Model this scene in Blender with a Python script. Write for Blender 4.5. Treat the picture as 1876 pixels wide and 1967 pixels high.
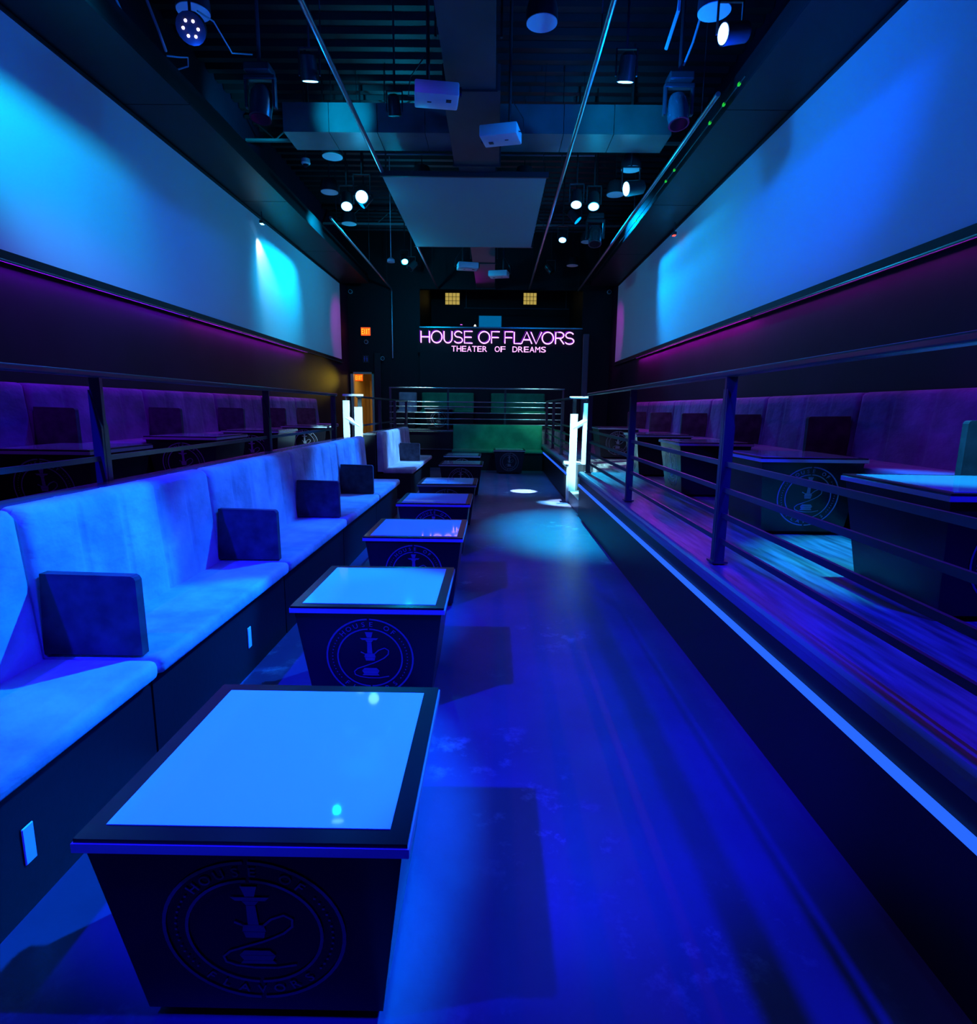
import bpy, bmesh, math, random
from mathutils import Vector, Matrix
random.seed(7)
for o in list(bpy.data.objects): bpy.data.objects.remove(o)
S = bpy.context.scene
C = S.collection
R = math.radians
# ------------------------------------------------------------------ camera, world, exposure
cd = bpy.data.cameras.new('camera'); cam = bpy.data.objects.new('camera', cd); C.objects.link(cam)
cd.sensor_fit = 'HORIZONTAL'; cd.sensor_width = 36.0; cd.lens = 1130.0 / 1876.0 * 36.0; cd.clip_start = .05; cd.clip_end = 100
_r = Vector((.99988, .0099, .01158)); _u = Vector((-.01312, .1732, .9848)); _f = Vector((-.00775, .98484, -.17331))
m3 = Matrix((_r, _u, -_f)).transposed()
cam.matrix_world = Matrix.Translation((0, 0, 1.5)) @ m3.to_4x4()
S.camera = cam
w = bpy.data.worlds.new('night'); S.world = w; w.use_nodes = True
w.node_tree.nodes['Background'].inputs[0].default_value = (.02, .01, .12, 1)
w.node_tree.nodes['Background'].inputs[1].default_value = .02
vs = S.view_settings
vs.view_transform = 'Standard'; vs.look = 'None'; vs.exposure = 0.0; vs.gamma = 1.0; vs.use_curve_mapping = False
# colours of the stage lights
DEEP = (.004, .003, 1.0); BLUE = (.004, .085, 1.0); AZURE = (.0, .2, 1.0); CYAN = (.0, .5, 1.0); AQUA = (.02, .75, 1.0)
VIOLET = (.22, .0, 1.0); MAGENTA = (.75, .0, 1.0); WARM = (1.0, .62, .12); ICE = (.35, .85, 1.0)
POWER = 1.0

# ------------------------------------------------------------------ helpers
MATS = {}
def mat(name, base=(.5, .5, .5), rough=.6, spec=.5, metal=0.0, coat=0.0, emit=None, estr=0.0, sheen=0.0, noise=None, bump=None):
    """noise = (scale, detail, dark, bright, stretch), bump = (scale, strength, distance, stretch)"""
    if name in MATS: return MATS[name]
    m = bpy.data.materials.new(name); m.use_nodes = True; MATS[name] = m
    nt = m.node_tree; b = nt.nodes['Principled BSDF']
    b.inputs['Base Color'].default_value = (*base, 1); b.inputs['Roughness'].default_value = rough
    b.inputs['Specular IOR Level'].default_value = spec; b.inputs['Metallic'].default_value = metal
    b.inputs['Coat Weight'].default_value = coat; b.inputs['Coat Roughness'].default_value = .03
    b.inputs['Sheen Weight'].default_value = sheen; b.inputs['Sheen Roughness'].default_value = .4
    if emit:
        b.inputs['Emission Color'].default_value = (*emit, 1); b.inputs['Emission Strength'].default_value = estr
    def coords(stretch):
        tc = nt.nodes.new('ShaderNodeTexCoord'); mp = nt.nodes.new('ShaderNodeMapping')
        mp.inputs['Scale'].default_value = stretch; nt.links.new(tc.outputs['Object'], mp.inputs['Vector']); return mp.outputs[0]
    if noise:
        sc, de, lo, hi, st = noise
        n = nt.nodes.new('ShaderNodeTexNoise'); n.inputs['Scale'].default_value = sc; n.inputs['Detail'].default_value = de
        nt.links.new(coords(st), n.inputs['Vector'])
        r = nt.nodes.new('ShaderNodeValToRGB'); r.color_ramp.elements[0].position = .35; r.color_ramp.elements[1].position = .68
        r.color_ramp.elements[0].color = (*[c * lo for c in base], 1); r.color_ramp.elements[1].color = (*[min(1, c * hi) for c in base], 1)
        nt.links.new(n.outputs['Fac'], r.inputs[0]); nt.links.new(r.outputs[0], b.inputs['Base Color'])
    if bump:
        sc, st, di, sx = bump
        n = nt.nodes.new('ShaderNodeTexNoise'); n.inputs['Scale'].default_value = sc; n.inputs['Detail'].default_value = 5
        nt.links.new(coords(sx), n.inputs['Vector'])
        bp = nt.nodes.new('ShaderNodeBump'); bp.inputs['Strength'].default_value = st; bp.inputs['Distance'].default_value = di
        nt.links.new(n.outputs['Fac'], bp.inputs['Height']); nt.links.new(bp.outputs[0], b.inputs['Normal'])
    return m
one = (1, 1, 1)
M_black = mat('black_paint', (.008, .007, .009), .55, .3, bump=(30, .08, .01, one))
M_wall = mat('dark_plum_wall_paint', (.026, .008, .024), .6, .15, noise=(1.2, 4, .8, 1.2, one), bump=(14, .1, .01, one))
M_soffit = mat('satin_black_panel', (.012, .012, .014), .45, .3, noise=(.7, 3, .8, 1.2, one))
M_ceil = mat('black_steel_deck', (.014, .014, .016), .45, .5)
M_duct = mat('dark_sheet_metal', (.045, .045, .05), .42, .5, noise=(2, 3, .8, 1.2, one))
M_crossduct = mat('grey_sheet_metal', (.16, .16, .165), .4, .5, noise=(2, 3, .8, 1.2, one))
M_screen = mat('white_screen', (.75, .75, .75), .75, .2)
M_trim = mat('satin_metal_trim', (.35, .35, .37), .25, .5, metal=.9)
M_rail = mat('painted_steel_rail', (.06, .06, .065), .28, .5, metal=.4)
M_pipe = mat('galvanised_pipe', (.4, .4, .42), .28, .5, metal=.85)
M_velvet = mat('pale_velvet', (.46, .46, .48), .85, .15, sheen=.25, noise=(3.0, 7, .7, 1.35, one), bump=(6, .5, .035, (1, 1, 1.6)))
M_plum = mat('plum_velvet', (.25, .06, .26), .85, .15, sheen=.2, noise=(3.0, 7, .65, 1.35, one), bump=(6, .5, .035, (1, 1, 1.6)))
M_velvet_dark = mat('arm_velvet', (.06, .05, .062), .85, .15, sheen=.2, noise=(9, 3, .6, 1.2, one))
M_green = mat('green_velvet', (.03, .33, .14), .85, .15, sheen=.15, noise=(3, 4, .75, 1.2, one))
M_table = mat('black_lacquer', (.008, .006, .009), .25, .45)
M_glass = mat('white_back_painted_glass', (.62, .64, .66), .04, .55, coat=.6)
M_print = mat('grey_logo_print', (.18, .16, .20), .35, .5)
M_edge = mat('bevelled_table_edge', (.34, .34, .36), .25, .5)
M_plate = mat('white_plastic', (.75, .75, .76), .4, .5)
M_case = mat('black_plastic_case', (.03, .03, .034), .3, .5)
M_chrome = mat('polished_head_shell', (.5, .5, .52), .18, .5, metal=.9)
M_grille = mat('white_speaker_grille', (.8, .8, .8), .8, .2)
M_cable = mat('grey_cable', (.35, .35, .36), .4, .5)
M_wood = mat('grey_oak_floor', (.20, .19, .185), .35, .45, noise=(3, 7, .5, 1.5, (8, .8, 1)), bump=(20, .1, .01, (6, .5, 1)))
M_fabric_panel = mat('grey_ceiling_screen', (.30, .31, .32), .8, .2)
M_amber = mat('hall_paint', (.55, .42, .22), .6, .3)
M_beige = mat('door_frame_paint', (.75, .6, .42), .4, .4)
def emitmat(name, col, s, base=(.0, .0, .0)): return mat(name, base, .4, .3, emit=col, estr=s)
M_lens = emitmat('lit_lens', (.17, .55, 1.0), 6.5)
M_lens_blue = emitmat('lit_blue_lens', (.12, .3, 1.0), 9)
M_lens_dim = emitmat('lit_wash_lens', (.0, .3, 1.0), 2)
M_led = emitmat('blue_led_strip', (.02, .13, 1.0), 1.1)
M_neon = emitmat('violet_neon_tube', (.8, .34, 1.0), 2.6)
M_neon_face = emitmat('violet_letter_face', (.25, .0, .6), .35)
M_neon_solid = emitmat('violet_lit_letter', (.95, .35, 1.0), 2.2)
M_red = emitmat('red_exit_light', (1.0, .07, .005), 2.0)
M_exit_text = emitmat('amber_exit_letters', (1.0, .35, .02), 2.5)
M_window = emitmat('yellow_window_light', (.75, .55, .12), .6)
M_laptop = emitmat('blue_screen_light', (.0, .22, .6), .5)
M_dot_red = emitmat('red_indicator', (1, .05, .02), 3)
M_dot_green = emitmat('green_indicator', (.02, .7, .05), .8)
M_iris = mat('glass_lens', (.02, .02, .03), .05, .8)
M_sign = mat('blue_print', (.05, .12, .6), .4, .4)

class MB:
    def __init__(s): s.b = bmesh.new()
    def box(s, lo, hi, bev=0.0, seg=2):
        g = bmesh.ops.create_cube(s.b, size=1)
        lo, hi = Vector(lo), Vector(hi); c = (lo + hi) / 2; d = hi - lo
        for v in g['verts']: v.co = Vector((v.co.x * d.x, v.co.y * d.y, v.co.z * d.z)) + c
        if bev:
            es = list({e for v in g['verts'] for e in v.link_edges})
            bmesh.ops.bevel(s.b, geom=es, offset=bev, segments=seg, profile=.5, affect='EDGES')
        return s
    def frustum(s, z0, z1, b0, b1):
        """b0, b1 = (x0, x1, y0, y1) at z0 and z1"""
        q = []
        for z, b in ((z0, b0), (z1, b1)):
            for x, y in ((b[0], b[2]), (b[1], b[2]), (b[1], b[3]), (b[0], b[3])): q.append(s.b.verts.new((x, y, z)))
        for f in ((3, 2, 1, 0), (4, 5, 6, 7), (0, 1, 5, 4), (1, 2, 6, 5), (2, 3, 7, 6), (3, 0, 4, 7)): s.b.faces.new([q[i] for i in f])
        return s
    def tube(s, pts, r, n=8, caps=True):
        pts = [Vector(p) for p in pts]; rings = []
        rr = r if isinstance(r, (list, tuple)) else [r] * len(pts)
        for i, p in enumerate(pts):
            t = (pts[min(i + 1, len(pts) - 1)] - pts[max(i - 1, 0)]).normalized()
            a = Vector((0, 0, 1)) if abs(t.z) < .9 else Vector((1, 0, 0))
            x = t.cross(a).normalized(); y = t.cross(x).normalized()
            rings.append([s.b.verts.new(p + (x * math.cos(k * 2 * math.pi / n) + y * math.sin(k * 2 * math.pi / n)) * rr[i]) for k in range(n)])
        for a, b in zip(rings, rings[1:]):
            for k in range(n): s.b.faces.new((a[k], b[k], b[(k + 1) % n], a[(k + 1) % n]))
        if caps:
            s.b.faces.new(rings[0]); s.b.faces.new(rings[-1][::-1])
        return s
    def prism(s, poly, axis, a, b):
        """poly of 2-D points extruded along axis from a to b"""
        def p(q, h): return {'x': (h, q[0], q[1]), 'y': (q[0], h, q[1]), 'z': (q[0], q[1], h)}[axis]
        v0 = [s.b.verts.new(p(q, a)) for q in poly]; v1 = [s.b.verts.new(p(q, b)) for q in poly]; n = len(poly)
        s.b.faces.new(v0); s.b.faces.new(v1[::-1])
        for k in range(n): s.b.faces.new((v0[k], v1[k], v1[(k + 1) % n], v0[(k + 1) % n]))
        return s
    def mesh(s, name, m, smooth=False):
        bmesh.ops.recalc_face_normals(s.b, faces=s.b.faces)
        me = bpy.data.meshes.new(name); s.b.to_mesh(me); s.b.free(); me.materials.append(m)
        if smooth:
            for p in me.polygons: p.use_smooth = True
            try: me.set_sharp_from_angle(angle=R(40))
            except Exception: pass
        return me
    def build(s, name, m, parent=None, smooth=False):
        return link(name, s.mesh(name, m, smooth), parent)
def link(name, me, parent=None, loc=None, rot=None):
    o = bpy.data.objects.new(name, me); C.objects.link(o)
    if parent: o.parent = parent
    if loc is not None: o.location = loc
    if rot is not None: o.rotation_euler = rot
    return o
def tag(o, label, cat, group=None):
    o['label'] = label; o['category'] = cat
    if group: o['group'] = group
    return o
def thing(name, label, cat, loc=(0, 0, 0), rz=0.0, group=None):
    o = bpy.data.objects.new(name, None); C.objects.link(o); o.empty_display_size = .1
    o.location = loc; o.rotation_euler = (0, 0, rz); return tag(o, label, cat, group)
def copy_thing(src, label, loc, rz=None, group=None):
    r = src.copy(); C.objects.link(r); r.location = loc; r['label'] = label
    if rz is not None: r.rotation_euler = (0, 0, rz)
    if group: r['group'] = group
    for ch in src.children:
        c = ch.copy(); C.objects.link(c); c.parent = r
        for g in ch.children:
            d = g.copy(); C.objects.link(d); d.parent = c
    return r
def struct(o, label=None):
    o['kind'] = 'structure'
    if label: o['label'] = label
    return o
def lookat(d): return Vector(d).to_track_quat('-Z', 'Y').to_euler()
def spot(parent, loc, target, power, col, angle, blend=.5, size=.06, name='spot_light'):
    l = bpy.data.lights.new(name, 'SPOT'); l.energy = power * POWER; l.color = col; l.spot_size = R(angle); l.spot_blend = blend; l.shadow_soft_size = size
    o = bpy.data.objects.new(name, l); C.objects.link(o); o.location = loc
    o.rotation_euler = lookat(Vector(target) - Vector(loc))
    if parent:
        o.parent = parent; o.matrix_parent_inverse = Matrix.Translation(-Vector(parent.location))
    return o

# ------------------------------------------------------------------ room shell
XL, XR, Y0, Y1, ZC = -4.1, 3.2, -2.6, 17.0, 6.2
PF = .63                                   # height of the side platforms
# floor with worn patches
mf = mat('worn_concrete_floor', (.13, .13, .135), .33, .45)
nt = mf.node_tree; b = nt.nodes['Principled BSDF']
tc = nt.nodes.new('ShaderNodeTexCoord')
n1 = nt.nodes.new('ShaderNodeTexNoise'); n1.inputs['Scale'].default_value = .9; n1.inputs['Detail'].default_value = 6
n2 = nt.nodes.new('ShaderNodeTexNoise'); n2.inputs['Scale'].default_value = 5.5; n2.inputs['Detail'].default_value = 8; n2.inputs['Roughness'].default_value = .7
for n in (n1, n2): nt.links.new(tc.outputs['Object'], n.inputs['Vector'])
r1 = nt.nodes.new('ShaderNodeValToRGB'); r1.color_ramp.elements[0].position = .3; r1.color_ramp.elements[1].position = .72
r1.color_ramp.elements[0].color = (.075, .045, .10, 1); r1.color_ramp.elements[1].color = (.16, .10, .20, 1)
r2 = nt.nodes.new('ShaderNodeValToRGB'); r2.color_ramp.elements[0].position = .54; r2.color_ramp.elements[1].position = .66
r2.color_ramp.elements[0].color = (0, 0, 0, 1); r2.color_ramp.elements[1].color = (.95, .95, .95, 1)
mx = nt.nodes.new('ShaderNodeMixRGB'); mx.inputs[2].default_value = (.42, .42, .43, 1)
nt.links.new(n1.outputs[0], r1.inputs[0]); nt.links.new(n2.outputs[0], r2.inputs[0])
n3 = nt.nodes.new('ShaderNodeTexNoise'); n3.inputs['Scale'].default_value = .75; n3.inputs['Detail'].default_value = 3; nt.links.new(tc.outputs['Object'], n3.inputs['Vector'])
r3 = nt.nodes.new('ShaderNodeMapRange'); r3.inputs[1].default_value = .5; r3.inputs[2].default_value = .68; nt.links.new(n3.outputs[0], r3.inputs[0])
mm = nt.nodes.new('ShaderNodeMath'); mm.operation = 'MULTIPLY'; nt.links.new(r2.outputs[0], mm.inputs[0]); nt.links.new(r3.outputs[0], mm.inputs[1])
nt.links.new(mm.outputs[0], mx.inputs[0]); nt.links.new(r1.outputs[0], mx.inputs[1]); nt.links.new(mx.outputs[0], b.inputs['Base Color'])
rr = nt.nodes.new('ShaderNodeMapRange'); rr.inputs[3].default_value = .25; rr.inputs[4].default_value = .5
nt.links.new(n2.outputs[0], rr.inputs[0]); nt.links.new(rr.outputs[0], b.inputs['Roughness'])
bp = nt.nodes.new('ShaderNodeBump'); bp.inputs['Strength'].default_value = .12; bp.inputs['Distance'].default_value = .01
nt.links.new(n2.outputs[0], bp.inputs['Height']); nt.links.new(bp.outputs[0], b.inputs['Normal'])
struct(MB().box((XL, Y0, -.12), (XR, Y1, 0)).build('floor', mf))
ceil = struct(MB().box((XL - .2, Y0 - .2, ZC), (XR + .2, 21.2, ZC + .1)).build('ceiling', M_ceil))
rib = MB().prism([(-.075, 0), (.075, 0), (.05, -.07), (-.05, -.07)], 'x', XL + .01, XR - .01).mesh('deck_rib', M_ceil)
for k in range(46): link('deck_rib', rib, ceil, (0, 4.6 + .27 * k, ZC))
struct(MB().box((XL - .2, Y0 - .2, 0), (XL, Y1 + .2, ZC)).build('wall_left', M_wall))
struct(MB().box((XR, Y0 - .2, 0), (XR + .2, Y1 + .2, ZC)).build('wall_right', M_wall))
struct(MB().box((XL, Y0 - .2, 0), (XR, Y0, ZC)).build('wall_front', M_black))
struct(MB().box((XL, Y1, 2.47), (-2.1, Y1 + .15, ZC)).box((-3.41, Y1, 0), (-2.1, Y1 + .15, 2.47)).box((XL, Y1, 0), (-4.07, Y1 + .15, 2.47)).build('wall_back_left', M_black))
struct(MB().box((2.4, Y1, 0), (XR, Y1 + .15, ZC)).build('wall_back_right', M_black))
struct(MB().box((-2.1, Y1, 4.72), (2.4, Y1 + .15, ZC)).build('wall_back_header', M_black))
# loft room behind the opening over the booth
for nm, lo_, hi_ in (('floor_loft', (-2.3, Y1 + .15, 2.9), (2.6, 20.2, 3.0)), ('wall_loft_back', (-2.3, 20.0, 3.0), (2.6, 20.2, ZC)), ('wall_loft_left', (-2.3, Y1 + .15, 3), (-2.1, 20, ZC)), ('wall_loft_right', (2.4, Y1 + .15, 3), (2.6, 20, ZC))):
    struct(MB().box(lo_, hi_).build(nm, M_black))
for i, (x0, x1, z0, z1) in enumerate(((-1.642, -1.168, 4.80, 5.17), (.889, 1.319, 4.826, 5.193))):
    wn = struct(MB().box((x0 - .03, 19.955, z0 - .03), (x1 + .03, 19.985, z1 + .03)).build('window_%d' % (i + 1), M_black))
    nx, nz = 4, 3
    for a in range(nx):
        for c in range(nz):
            px0 = x0 + (x1 - x0) * a / nx + .008; px1 = x0 + (x1 - x0) * (a + 1) / nx - .008
            pz0 = z0 + (z1 - z0) * c / nz + .008; pz1 = z0 + (z1 - z0) * (c + 1) / nz - .008
            MB().box((px0, 19.94, pz0), (px1, 19.955, pz1)).build('window_pane', M_window, wn)
# hall seen through the doorway at the back left
for nm, lo_, hi_ in (('wall_hall_back', (-4.3, 19.6, 0), (-3.0, 19.7, 2.7)), ('wall_hall_left', (-4.3, Y1 + .15, 0), (-4.2, 19.6, 2.7)), ('wall_hall_right', (-3.1, Y1 + .15, 0), (-3.0, 19.6, 2.7)), ('ceiling_hall', (-4.3, Y1 + .15, 2.6), (-3.0, 19.6, 2.7)), ('floor_hall', (-4.2, Y1, .5), (-3.1, 19.6, PF))):
    struct(MB().box(lo_, hi_).build(nm, M_amber))
df = struct(MB().box((-4.07, Y1 - .03, PF), (-3.99, Y1 + .1, 2.47)).box((-3.47, Y1 - .03, PF), (-3.41, Y1 + .1, 2.47)).box((-4.07, Y1 - .03, 2.42), (-3.41, Y1 + .1, 2.47)).build('door_1', M_beige))
MB().box((-3.50, Y1 + .2, PF), (-3.30, Y1 + .25, 2.35), .01).build('door_leaf', M_beige, df)
# platforms
def slab(name, boxes, m): 
    q = MB()
    for lo, hi in boxes: q.box(lo, hi)
    return struct(q.build(name, m))
slab('platform_left', [((XL, Y0, 0), (-2.7, Y1, PF)), ((-2.7, Y0, 0), (-2.11, 8.3, PF)), ((-2.7, 9.55, 0), (-2.11, 15.0, PF))], M_wood)
slab('platform_right', [((1.8, Y0, 0), (XR, Y1, PF)), ((1.235, Y0, 0), (1.8, 8.3, PF)), ((1.235, 9.6, 0), (1.8, 15.0, PF))], M_wood)
slab('stage_platform', [((-2.7, 15.0, 0), (1.8, Y1, .94))], M_wood)
# risers clad in black, with an edge nosing
def riser(name, x0, x1, y0, y1, z0, z1, m=M_black): return struct(MB().box((x0, y0, z0), (x1, y1, z1)).build(name, m))
M_riser = mat('black_riser_panel', (.009, .008, .01), .4, .4)
riser('riser_right', 1.215, 1.235, Y0, 8.3, 0, .555, M_riser); riser('riser_right_rear', 1.215, 1.235, 9.6, 14.98, 0, .555, M_riser)
riser('riser_stage', -2.69, 1.215, 14.975, 15.0, 0, .9, M_riser)
nose = [(1.19, .565)] + [(1.225 + .035 * math.cos(a), .60 + .035 * math.sin(a)) for a in [R(d) for d in (180, 150, 120, 90)]] + [(1.26, .635), (1.26, .565)]
for i, (a, c) in enumerate(((Y0, 8.3), (9.6, 14.97))):
    struct(MB().prism(nose, 'y', a, c).build('trim_%d' % (i + 1), mat('satin_nosing', (.16, .16, .17), .3, .5)))
for i, (a, c) in enumerate(((Y0, 8.28), (9.62, 14.9))):
    o = MB().box((1.195, a, .435), (1.215, c, .462)).build('led_strip', M_led)
    tag(o, ['blue light strip along the near riser of the right platform', 'blue light strip along the riser beyond the right steps'][i], 'light strip', 'light strips on the right riser')
for i, z in enumerate((.935, .47)):
    struct(MB().box((-2.68, 14.93, z - .012), (1.2, 14.975, z + .012)).build('trim_%d' % (i + 3), M_trim))
# steps through the gaps
for sgn, name, x0 in ((1, 'steps_right', 1.235), (-1, 'steps_left', -2.0)):
    q = MB()
    for k in range(3):
        a = x0 + sgn * .19 * k; c = (1.8 if sgn > 0 else -2.7)
        q.box((min(a, c), 8.32 if sgn < 0 else 8.31, .0 if k == 0 else .2 * k - .001), (max(a, c), 9.54 if sgn < 0 else 9.59, .2 * (k + 1)))
    struct(q.build(name, M_wood))
# parapet behind the floor sofas
pq = MB().box((-2.11, Y0, 0), (-1.925, 8.3, 1.05)).box((-2.11, 9.55, 0), (-1.925, 13.0, 1.05))
struct(pq.build('wall_parapet', M_black))
M_cap = mat('satin_parapet_cap', (.10, .10, .11), .2, .5)
for i, (a, c) in enumerate(((Y0, 3.8), (3.81, 8.3), (9.55, 13.0))):
    struct(MB().box((-2.125, a, 1.05), (-1.92, c, 1.08), .006).build('trim_%d' % (i + 5), M_cap))
# soffits along both side walls (panels with seams)
for nm, xa, xb, seams in (('soffit_left', XL, -3.33, (Y0, 1.0, 4.0, 6.98, 10.0, 13.0, 16.2)), ('soffit_right', 2.45, XR, (Y0, 1, 4, 7, 10, 13, 16.2))):
    so = struct(MB().box((xa + .02, Y0, 4.72), (xb - .02, 16.19, 4.95)).build(nm, M_black))
    for a, c in zip(seams, seams[1:]):
        MB().box((xa + (.0 if xb < 0 else 0), a + .006, 4.69), (xb, c - .006, 4.72)).build('soffit_panel', M_soffit, so)
# the two long white projection screens
for nm, x, sg, lab in (('projection_screen', XL, 1, 'long white projection screen along the left wall'), ('projection_screen', XR, -1, 'long white projection screen along the right wall')):
    t = thing(nm, lab, 'screen', (x, 8, 2.7), 0, 'wall projection screens')
    def pb(lo, hi, n, m, bev=0):
        lo = Vector(lo) - t.location; hi = Vector(hi) - t.location
        return MB().box([min(a, c) for a, c in zip(lo, hi)], [max(a, c) for a, c in zip(lo, hi)], bev).build(n, m, t)
    pb((x + sg * .001, Y0 + .05, 2.74), (x + sg * .03, 16.05, 4.655), 'screen_surface', M_screen)
    pb((x + sg * .001, Y0 + .05, 2.665), (x + sg * .055, 16.1, 2.735), 'lower_frame', M_black)
    pb((x + sg * .001, Y0 + .05, 2.65), (x + sg * .06, 16.1, 2.664), 'edge_trim', M_trim)
    pb((x + sg * .001, Y0 + .05, 4.656), (x + sg * .05, 16.1, 4.685), 'upper_frame', M_black)

# ------------------------------------------------------------------ lettering
DG = bpy.context.evaluated_depsgraph_get
def glyph(ch, fill=True, bevel=0.0, off=0.0, res=3):
    """vertices and faces of one letter in its own plane, box normalised to 0..1"""
    cu = bpy.data.curves.new('glyph', 'FONT'); cu.body = ch; cu.resolution_u = res; cu.offset = off
    if not fill: cu.fill_mode = 'NONE'; cu.bevel_depth = bevel; cu.bevel_resolution = 1
    o = bpy.data.objects.new('glyph', cu); C.objects.link(o); bpy.context.view_layer.update()
    me = o.evaluated_get(DG()).to_mesh()
    vs_ = [v.co.copy() for v in me.vertices]; fs = [tuple(p.vertices) for p in me.polygons]
    o.evaluated_get(DG()).to_mesh_clear(); bpy.data.objects.remove(o); bpy.data.curves.remove(cu)
    xs = [v.x for v in vs_]; ys = [v.y for v in vs_]
    return vs_, fs, (min(xs), max(xs), min(ys), max(ys))
GL = {}
def glyph_fill(ch):
    if ch not in GL: GL[ch] = glyph(ch, off=.012)
    return GL[ch]

# ------------------------------------------------------------------ logo of the tables (unit disc in the XZ plane, facing -Y)
def make_logo():
    b = bmesh.new()
    def poly(pts): 
        vs_ = [b.verts.new((x, 0, z)) for x, z in pts]; b.faces.new(vs_)
    def strip(pts, wd):
        L = []
        for i, (x, z) in enumerate(pts):
            x0, z0 = pts[max(i - 1, 0)]; x1, z1 = pts[min(i + 1, len(pts) - 1)]
            d = Vector((x1 - x0, z1 - z0)).normalized(); n = Vector((-d.y, d.x)) * wd / 2
            L.append((b.verts.new((x + n.x, 0, z + n.y)), b.verts.new((x - n.x, 0, z - n.y))))
        for (a, c), (d, e) in zip(L, L[1:]): b.faces.new((a, c, e, d))
    def arc(r, a0, a1, wd, n=24): strip([(r * math.sin(R(a0 + (a1 - a0) * k / n)), r * math.cos(R(a0 + (a1 - a0) * k / n))) for k in range(n + 1)], wd)
    for r, wd in ((.98, .04), (.735, .035)):
        arc(r, 1.5, 178.5, wd); arc(r, 181.5, 358.5, wd)
    def text(s, r, h, a0, a1, top):
        n = len(s) - 1
        for i, ch in enumerate(s):
            if ch == ' ': continue
            V, F, (x0, x1, y0, y1) = glyph_fill(ch); a = R(a0 + (a1 - a0) * i / n); k = h / (y1 - y0); wk = min(k * 1.05, .15 / (x1 - x0))
            off = len(b.verts); nv = []
            for v in V:
                lx = (v.x - (x0 + x1) / 2) * wk; lz = (v.y - (y0 + y1) / 2) * k
                if top: rr_, th = r + lz, a + lx / r
                else: rr_, th = r - lz, a - lx / r
                nv.append(b.verts.new((rr_ * math.sin(th), 0, rr_ * math.cos(th))))
            for f in F:
                try: b.faces.new([nv[j] for j in f])
                except ValueError: pass
    text('HOUSE OF', .855, .12, -44, 40, True)
    text('FLAVORS', .855, .12, 220, 140, False)
    for sg in (1, -1):
        for k in range(14):
            a = R(sg * (54 + k * 5.6)); x, z = .855 * math.sin(a), .855 * math.cos(a); s_ = .013
            poly([(x - s_, z - s_), (x + s_, z - s_), (x + s_, z + s_), (x - s_, z + s_)])
    # water pipe: bowl, tray, stem, hub, vase, hose
    poly([(-.09, .66), (.09, .66), (.05, .52), (-.05, .52)])
    poly([(-.21, .51), (.21, .51), (.16, .46), (-.16, .46)]); poly([(-.09, .455), (.09, .455), (.05, .40), (-.05, .40)])
    poly([(-.05, .395), (.05, .395), (.06, .12), (-.06, .12)]); poly([(-.11, .115), (.11, .115), (.13, .02), (-.13, .02)]); poly([(-.12, .015), (.12, .015), (.1, -.07), (-.1, -.07)])
    poly([(-.2, .17), (-.13, .13), (-.10, .09), (-.15, .11), (-.21, .14)])
    strip([(.1, .1), (.2, .2), (.34, .26), (.43, .2), (.42, .1), (.32, 0), (.2, -.07), (.08, -.13), (-.1, -.2), (-.3, -.28), (-.38, -.36), (-.36, -.44), (-.25, -.49), (-.05, -.52), (.2, -.52), (.42, -.47)], .028)
    poly([(-.14, -.26), (.14, -.26), (.2, -.33), (-.2, -.33)]); poly([(-.2, -.335), (.2, -.335), (.16, -.41), (-.16, -.41)]); poly([(-.17, -.415), (.17, -.415), (.2, -.46), (-.2, -.46)])
    me = bpy.data.meshes.new('logo'); bmesh.ops.recalc_face_normals(b, faces=b.faces)
    for f in b.faces:
        if f.normal.y > 0: f.normal_flip()
    b.to_mesh(me); b.free(); me.materials.append(M_print); return me
LOGO = make_logo()

# ------------------------------------------------------------------ hookah tables: origin = centre of the base
TW, TH, TP = .735, .56, .064
def make_table(label, loc, group):
    t = thing('lounge_table', label, 'table', loc, 0, group); h = TW / 2; bt = h - .014; bb = bt - TP
    MB().box((-bb + .05, -bb + .05, 0), (bb - .05, bb - .05, .03)).build('plinth', M_black, t)
    MB().frustum(.03, .525, (-bb, bb, -bb, bb), (-bt, bt, -bt, bt)).build('body', M_table, t)
    fr = MB(); i = h - .045
    for lo, hi in (((-h, -h, .525), (h, -i, TH)), ((-h, i, .525), (h, h, TH)), ((-h, -i, .525), (-i, i, TH)), ((i, -i, .525), (h, i, TH))): fr.box(lo, hi)
    fr.box((-i, -i, .525), (i, i, .54)); fr.build('top_frame', M_table, t)
    MB().box((-i, -i, .541), (i, i, TH + .002)).build('glass_top', M_glass, t)
    ed = MB(); e = h + .004
    for lo, hi in (((-e, -e, .528), (e, -h, .55)), ((-e, h, .528), (e, e, .55)), ((-e, -h, .528), (-h, h, .55)), ((h, -h, .528), (e, h, .55))): ed.box(lo, hi)
    ed.build('edge_band', M_edge, t)
    tilt = math.atan2(TP, .495); zc = .285; off = bb + TP * (zc - .03) / .495 + .003
    for k in (0, 2):
        a = k * math.pi / 2
        o = link('logo', LOGO, t, (off * math.sin(a), -off * math.cos(a), zc)); o.scale = (.215, .215, .215)
        o.rotation_euler = Matrix.Rotation(a, 3, 'Z').to_euler() if not tilt else (Matrix.Rotation(a, 3, 'Z') @ Matrix.Rotation(tilt, 3, 'X')).to_euler()
    return t
GT = 'lounge tables in the centre row'
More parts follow.
